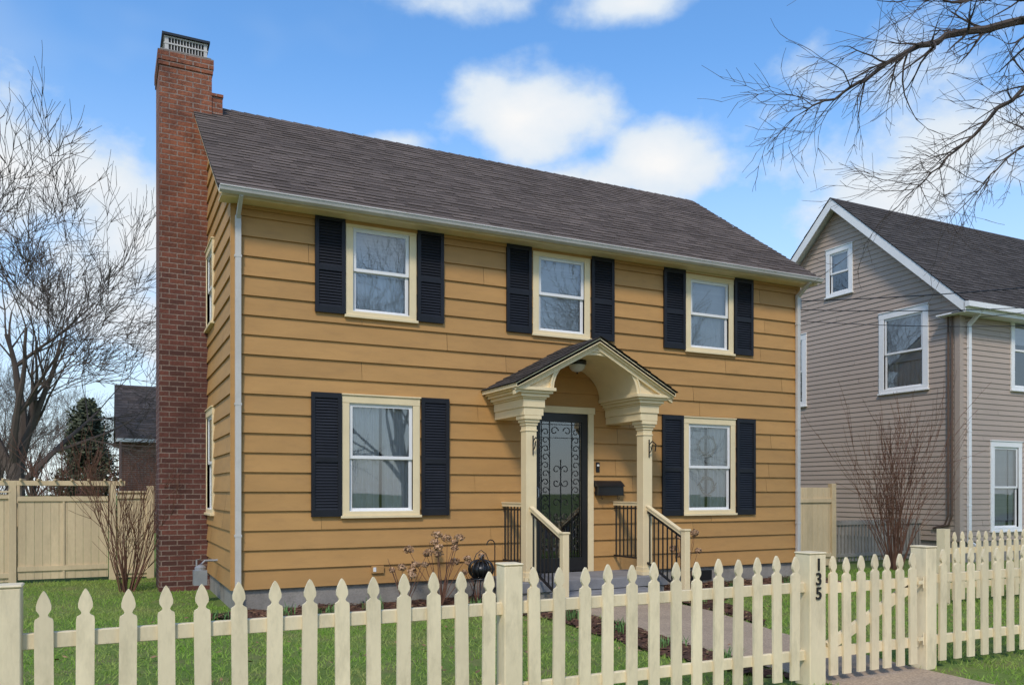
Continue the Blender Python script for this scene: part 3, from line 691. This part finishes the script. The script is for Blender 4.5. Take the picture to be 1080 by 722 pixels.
# ================================================================== TREES & PLANTS
def grow(mb,p,d,L,r,lev,maxl,m,up=.1,wig=.18,kids=(3,5),spread=(.45,.95),ratio=(.5,.75),rmin=.003,seglen=.35):
    n=max(3,min(9,int(L/seglen))); pts=[Vector(p)]; rad=[r]; d=Vector(d).normalized(); dirs=[d.copy()]
    for i in range(n):
        d=(d+Vector((ru(-1,1),ru(-1,1),ru(-1,1)))*wig+Vector((0,0,up))*.5).normalized()
        pts.append(pts[-1]+d*(L/n)); dirs.append(d.copy()); rad.append(max(rmin*.6,r*(1-.72*(i+1)/n)))
    mb.tube(pts,rad,m,7 if lev==0 else (5 if lev<2 else 3))
    if lev>=maxl: return
    k=random.randint(*kids)
    for j in range(k):
        f=ru(.25,1.0) if lev else ru(.35,1.0)
        if j==0: f=1.0
        i=min(n,max(1,int(f*n))); dd=dirs[i]; o=dd.orthogonal().normalized(); o.rotate(Matrix.Rotation(ru(0,6.28),3,dd))
        a=ru(*spread)*(.6 if j==0 else 1)
        nd=(dd*math.cos(a)+o*math.sin(a)).normalized()
        grow(mb,pts[i],nd,L*ru(*ratio)*(1.0 if f>.6 else 1.1),max(rmin,rad[i]*ru(.55,.8)),lev+1,maxl,m,up,wig,kids,spread,ratio,rmin,seglen)
random.seed(21)
mb=MB(); base=Vector((-4.0,19.5,0))
mb.tube([base,base+Vector((.05,0,1.0)),base+Vector((0,.1,2.4))],[.34,.27,.24],'bark_far',8)
for (dx,dy,dz,L,r) in ((.15,.1,1,5.0,.20),(-.35,.1,1,4.6,.17),(.55,-.1,1,4.4,.15),(.1,-.4,1,4.4,.14),(-.7,0,.9,3.8,.12),(.95,.2,.85,3.9,.12),(.35,.3,1,4.2,.12)):
    grow(mb,base+Vector((0,.05,ru(1.6,2.4))),(dx,dy,dz),L,r,0,5,'bark_far',up=.12,wig=.13,kids=(3,4),spread=(.35,.8),ratio=(.54,.77),rmin=.0115,seglen=.5)
tree=mb.obj('bare_tree')
def inst(o,name,loc,rot,sc):
    q=bpy.data.objects.new(name,o.data); scene.collection.objects.link(q); q.matrix_world=Matrix.Translation(loc)@Matrix.Rotation(rot,4,'Z')@Matrix.Scale(sc,4)@Matrix.Translation((4.0,-19.5,0)); return q
for loc,rot,sc in (((-12,34,0),1.0,.85),((-6.5,40,0),2.2,.72),((-2.2,46,0),4,.6),((-4.5,33,0),5,.5)): inst(tree,'bare_tree',loc,rot,sc)
for loc,rot,sc in (((3,-26,0),.5,.95),((12,-28,0),2.5,1.1),((-7,-27,0),4,1.0),((24,-27,0),1.2,1.1)): inst(tree,'bare_tree',loc,rot,sc)
random.seed(5)
mb=MB(); mb.tube([(10.3,-5.2,0),(10.25,-5.2,1.2),(10.3,-5.25,3.2),(10.2,-5.2,5.2),(10.1,-5.2,7.2),(10.2,-5.2,9.5)],[.30,.23,.21,.19,.15,.10],'bark',10)
limbs=[([(10.2,-5.2,6.3),(9.3,-4.95,7.1),(8.57,-4.61,7.27),(7.74,-4.2,7.05),(7.33,-4.0,6.87),(6.85,-3.75,6.55),(6.50,-3.6,6.3),(6.05,-3.4,6.05)],.065),
       ([(10.2,-5.2,7.2),(9.4,-4.7,7.7),(8.5,-4.4,7.62),(7.8,-4.2,7.5),(7.1,-4.0,7.4)],.045),
       ([(10.2,-5.2,5.6),(9.3,-4.9,6.5),(8.6,-4.6,6.45),(8.1,-4.3,5.9),(7.7,-4.1,5.5),(7.4,-4.0,5.2)],.045),
       ([(10.2,-5.2,5.0),(9.4,-4.9,5.9),(8.8,-4.6,5.9),(8.4,-4.4,5.5),(8.15,-4.3,5.2)],.032)]
for pts,r in limbs:
    P_=[Vector(p) for p in pts]; n=len(P_)
    fine=[];rad=[]
    for i in range(n-1):
        for k in range(4):
            f=k/4; fine.append(P_[i].lerp(P_[i+1],f)+Vector((ru(-.03,.03),ru(-.03,.03),ru(-.03,.03)))); rad.append(max(.006,r*(1-.9*(i+f)/(n-1))))
    fine.append(P_[-1]); rad.append(.004); mb.tube(fine,rad,'bark',6)
    for i in range(5,len(fine)):
        for _ in range(2 if R()<.55 else 1):
            d=(fine[i]-fine[i-1]).normalized(); o=d.orthogonal().normalized(); o.rotate(Matrix.Rotation(ru(0,6.28),3,d)); a=ru(.4,1.0)
            grow(mb,fine[i],d*math.cos(a)+o*math.sin(a),ru(.35,.9),max(.006,rad[i]*.45),1,3,'bark',up=-.02,wig=.22,kids=(2,4),spread=(.4,.9),ratio=(.5,.75),rmin=.0038,seglen=.14)
for _ in range(4):
    grow(mb,(10.15,-5.2,ru(6,9)),(ru(.3,1),ru(-1,.3),.8),2.6,.09,1,4,'bark',rmin=.006)
mb.obj('bare_tree')
def shrub(name,c,h,w,n,m,seed,lev=2,rmin=.004):
    random.seed(seed); mb=MB()
    for i in range(n):
        a=ru(0,6.28); q=ru(0,1)**.6
        grow(mb,(c[0]+math.cos(a)*.12*q,c[1]+math.sin(a)*.12*q,0),(math.cos(a)*q*w/h,math.sin(a)*q*w/h,1),h*ru(.45,.7),.011,1,1+lev,m,up=.08,wig=.10,kids=(2,4),spread=(.2,.55),ratio=(.45,.7),rmin=rmin,seglen=.2)
    return mb.obj(name)
shrub('bare_shrub',(12.3,.2),2.9,1.0,38,'twig_red',3,rmin=.0055)
shrub('bare_shrub',(-1.15,3.0),1.9,.8,26,'twig_red',4,rmin=.005)
shrub('bare_shrub',(-3.6,6.6),2.6,1.2,18,'bark_far',14,rmin=.007)
shrub('bare_shrub',(-5.4,7.5),2.8,1.6,18,'twig_red',15,rmin=.007)
shrub('bare_shrub',(-2.2,12),2.6,1.6,30,'twig_red',16,rmin=.009)
shrub('bare_shrub',(-4.6,13),3.0,2.2,30,'bark_far',17,rmin=.010)
def hydrangea(name,c,h,n,seed):
    random.seed(seed); mb=MB()
    for i in range(n):
        a=ru(0,6.28); q=ru(.1,1); L=h*ru(.6,1)
        d=Vector((math.cos(a)*q*.6,math.sin(a)*q*.5,1)).normalized(); p=Vector((c[0],c[1],0)); pts=[p]
        for k in range(5): d=(d+Vector((ru(-1,1),ru(-1,1),ru(-.3,.3)))*.12).normalized(); pts.append(pts[-1]+d*L/5)
        mb.tube(pts,[.007,.006,.005,.005,.004,.003],'twig_red',4)
        if R()<.8:
            t=pts[-1]; rr=ru(.04,.08)
            for _ in range(80):
                v=Vector((random.gauss(0,1),random.gauss(0,1),random.gauss(0,1))).normalized()*rr*ru(.5,1); v.z*=.7; q_=t+v; e=Vector((ru(-1,1),ru(-1,1),ru(-1,1))).normalized()*.012; g=e.cross(v).normalized()*.012
                mb.face([q_-e-g,q_+e-g,q_+e+g,q_-e+g],'dry',R())
    return mb.obj(name)
hydrangea('dried_hydrangea',(2.55,-.65),1.0,18,31); hydrangea('dried_hydrangea',(2.1,-.5),.8,11,32); hydrangea('dried_hydrangea',(6.55,-.7),.95,9,33); hydrangea('dried_hydrangea',(3.2,-.35),.6,6,34)
def clump(c,n,h,seed):
    random.seed(seed); mb=MB()
    for i in range(n):
        a=ru(0,6.28); x=c[0]+ru(-.12,.12); y=c[1]+ru(-.12,.12); l=h*ru(.6,1.1); w=.006; o=ru(.02,.12)
        p0=Vector((x,y,0)); p1=p0+Vector((math.cos(a)*o*.3,math.sin(a)*o*.3,l*.6)); p2=p0+Vector((math.cos(a)*o,math.sin(a)*o,l)); s=Vector((-math.sin(a),math.cos(a),0))*w
        mb.face([p0-s,p0+s,p1+s,p1-s],'daff',R()); mb.face([p1-s,p1+s,p2],'daff',R())
    mb.obj('bulb_plant')
for i,(x,y) in enumerate(((.5,-.7),(1.0,-.8),(1.6,-.7),(2.8,-1.2),(3.5,-2.4),(3.45,-3.4),(3.45,-4.4),(5.75,-1.9),(6.2,-1.5),(7.2,-1.0),(8.3,-.9),(3.45,-5.2),(-.2,-.6))): clump((x,y),34,ru(.12,.22),50+i)
random.seed(77); mb=MB(); c=Vector((-2.1,29,0)); mb.tube([c,c+Vector((0,0,5))],[.2,.06],'bark_far',6)
for i in range(9000):
    z=ru(.5,5.4); rr=2.1*(1-(z/5.8)**2.6)*(.8+.35*mn.noise((z*1.5,i%7,3))); a=ru(0,6.28); rr*=(.35+.65*R())*(.75+.6*mn.noise((math.cos(a)*2,math.sin(a)*2,z*1.3)))
    p=c+Vector((math.cos(a)*rr,math.sin(a)*rr,z+.4*mn.noise((math.cos(a)*2,math.sin(a)*2,9)))); e=Vector((ru(-1,1),ru(-1,1),ru(-.6,.6))).normalized()*ru(.08,.16); g=e.orthogonal().normalized()*.05
    mb.face([p-e,p+g,p+e,p-g],'leaf',R())
mb.obj('evergreen_tree')

mb=MB(); pc=Vector((3.0,-.92,.50))
for k in range(14):
    a=2*math.pi*k/14; pts=[]
    for j in range(11):
        t=math.pi*j/10; r=.165*math.sin(t)**.8 if 0<j<10 else .02; pts.append(pc+Vector((math.cos(a)*r,math.sin(a)*r,.125*math.cos(t))))
    mb.tube(pts,.010,'black',5)
mb.lathe(pc,[(.001,.10),(.06,.09),(.125,.04),(.14,0),(.125,-.05),(.06,-.10),(.001,-.11)],'black',20)
mb.tube([pc+Vector((0,0,.12)),pc+Vector((.01,0,.17)),pc+Vector((.04,0,.19))],[.02,.014,.012],'black',6)
mb.tube([pc+Vector((-.12,0,.08)),pc+Vector((-.07,0,.2)),pc+Vector((0,0,.25)),pc+Vector((.07,0,.2)),pc+Vector((.12,0,.08))],.006,'black',5)
for k in range(3):
    a=2.1*k; mb.tube([pc+Vector((math.cos(a)*.08,math.sin(a)*.08,-.1)),pc+Vector((math.cos(a)*.16,math.sin(a)*.16,-.5))],.009,'black',5)
mb.lathe(pc+Vector((0,0,-.13)),[(.001,.0),(.14,0),(.14,.015),(.001,.015)],'black',20)
mb.obj('metal_pumpkin_lantern',smooth=True)
mb=MB(); q=Vector((3.28,-.75,0)); pts=[q,q+Vector((0,0,.75))]
for j in range(9): t=math.pi*j/8; pts.append(q+Vector((-.06+.06*math.cos(t),0,.80+.07*math.sin(t))))
mb.tube(pts,.008,'black',6); mb.obj('garden_hook')
mb=MB(); gx,gy=-.25,1.35
mb.tube([(gx,gy,0),(gx,gy,.50),(gx+.06,gy,.56),(gx+.24,gy,.56)],.016,'metalgrey',8); mb.box(gx-.10,gx+.07,gy-.20,gy-.02,.24,.44,'metalgrey'); mb.lathe((gx-.01,gy-.11,.44),[(.075,0),(.075,.04),(.04,.07),(.001,.08)],'metalgrey',16)
mb.tube([(gx-.06,gy-.12,.45),(gx-.06,gy-.12,.58),(gx,gy,.58)],.012,'metalgrey',8); mb.obj('gas_meter',bevel=0)
random.seed(9)
mb=MB()
def cable(a,b,sag,r=.008):
    a,b=Vector(a),Vector(b); pts=[a.lerp(b,i/24)-Vector((0,0,sag*4*(i/24)*(1-i/24))) for i in range(25)]; mb.tube(pts,r,'black',4)
cable((9.6,.05,4.9),(24,-9,7.4),.6,.009); cable((9.6,.05,4.75),(24,-9,7.0),.8,.007); cable((9.6,.05,4.55),(24,-9,6.6),.9,.006); cable((NX-.02,NY0+.2,5.2),(24,-9,7.2),.4,.007)
mb.lathe((9.63,.03,4.85),[(.001,-.1),(.03,-.09),(.03,.08),(.001,.1)],'metalgrey',8)
mb.obj('utility_cables')

# ================================================================== CAMERA
cam=bpy.data.cameras.new('camera'); co=bpy.data.objects.new('camera',cam); scene.collection.objects.link(co)
co.location=(-1.44,-10.81,1.52); co.rotation_euler=(math.radians(90),0,math.radians(-26.33)); cam.sensor_width=36; cam.lens=28.93; cam.shift_y=.1454; cam.clip_end=2000; cam.clip_start=.05
scene.camera=co

# ================================================================== LIGHT & SKY
sd=Vector((-.50,-.70,.92)).normalized(); el=math.asin(sd.z); az=math.atan2(sd.x,sd.y)
sl_=bpy.data.lights.new('sun','SUN'); sl_.energy=2.3; sl_.angle=math.radians(9); sl_.color=(1,.90,.78); so=bpy.data.objects.new('sun',sl_); scene.collection.objects.link(so); so.rotation_euler=sd.to_track_quat('Z','Y').to_euler()
w=bpy.data.worlds.new('World'); scene.world=w; w.use_nodes=True; t=w.node_tree; t.nodes.clear()
class WN: pass
N=WN(); N.t=t; N.n=lambda typ,**k:(lambda nd:([setattr(nd,a,b) for a,b in k.items()],nd)[1])(t.nodes.new(typ)); N.l=lambda a,b:t.links.new(a,b)
def mth(op,*a):
    nd=N.n('ShaderNodeMath',operation=op)
    for i,x in enumerate(a):
        if isinstance(x,(int,float)): nd.inputs[i].default_value=x
        else: N.l(x,nd.inputs[i])
    return nd.outputs[0]
sky=N.n('ShaderNodeTexSky'); sky.sky_type='NISHITA'; sky.sun_disc=False; sky.sun_elevation=el; sky.sun_rotation=az; sky.air_density=1.0; sky.dust_density=.4; sky.ozone_density=2.0
tc=N.n('ShaderNodeTexCoord'); sp=N.n('ShaderNodeSeparateXYZ'); N.l(tc.outputs['Generated'],sp.inputs[0])
AZ=mth('ARCTAN2',sp.outputs[0],sp.outputs[1]); EL=mth('ARCSINE',sp.outputs[2])
mp=N.n('ShaderNodeMapping'); mp.inputs['Scale'].default_value=(1,1,1.5); N.l(tc.outputs['Generated'],mp.inputs[0])
n1=noise(N,mp.outputs[0],9,6,.55); n2=noise(N,mp.outputs[0],2.2,4,.6)
blobs=[(.47,.425,.115,.058,1.1),(.64,.372,.080,.045,1.05),(.56,.36,.16,.03,.75),(-.09,.32,.17,.085,1.05),(.03,.27,.14,.08,1.0),(-.02,.19,.3,.07,.7),
       (.37,.535,.11,.024,.75),(.60,.53,.09,.02,.75),(.95,.34,.30,.13,.62),(.33,.40,.07,.02,.5)]
tot=None
for a,e,ra,re,wt in blobs:
    dx=mth('DIVIDE',mth('SUBTRACT',AZ,a),ra); dy=mth('DIVIDE',mth('SUBTRACT',EL,e),re)
    d=mth('SQRT',mth('ADD',mth('MULTIPLY',dx,dx),mth('MULTIPLY',dy,dy)))
    v=mth('MULTIPLY',mth('SUBTRACT',1.25,d),wt); tot=v if tot is None else mth('MAXIMUM',tot,v)
cf=mth('ADD',mth('MAXIMUM',tot,-.6),mth('MULTIPLY',mth('SUBTRACT',n1,.5),2.2))
m1=N.n('ShaderNodeMapRange',interpolation_type='SMOOTHSTEP'); N.l(cf,m1.inputs[0]); m1.inputs[1].default_value=.0; m1.inputs[2].default_value=.8; cloud=m1.outputs[0]
back=N.n('ShaderNodeMapRange',interpolation_type='SMOOTHSTEP'); N.l(n2,back.inputs[0]); back.inputs[1].default_value=.48; back.inputs[2].default_value=.68; back.inputs[4].default_value=.9
bm=mth('MULTIPLY',back.outputs[0],mrange(N,sp.outputs[1],-.1,.15,1,.22))
haze=N.n('ShaderNodeMapRange',interpolation_type='SMOOTHSTEP'); N.l(EL,haze.inputs[0]); haze.inputs[1].default_value=.0; haze.inputs[2].default_value=.50; haze.inputs[3].default_value=.8; haze.inputs[4].default_value=0
fac=mth('MAXIMUM',mth('MAXIMUM',cloud,bm),haze.outputs[0])
hs=N.n('ShaderNodeHueSaturation'); hs.inputs['Saturation'].default_value=1.22; hs.inputs['Value'].default_value=1.75; N.l(sky.outputs[0],hs.inputs['Color'])
b1=N.n('ShaderNodeBackground'); b1.inputs[1].default_value=.145; N.l(hs.outputs[0],b1.inputs[0])
cc=mixrgb(N,mrange(N,cf,.4,1.5,0,1),(.72,.84,.97),(1.0,1.0,1.0)); b2=N.n('ShaderNodeBackground'); N.l(cc,b2.inputs[0]); b2.inputs[1].default_value=.95
mx=N.n('ShaderNodeMixShader'); N.l(fac,mx.inputs[0]); N.l(b1.outputs[0],mx.inputs[1]); N.l(b2.outputs[0],mx.inputs[2])
wo=N.n('ShaderNodeOutputWorld'); N.l(mx.outputs[0],wo.inputs[0])
scene.view_settings.view_transform='Standard'; scene.view_settings.look='None'; scene.view_settings.exposure=0
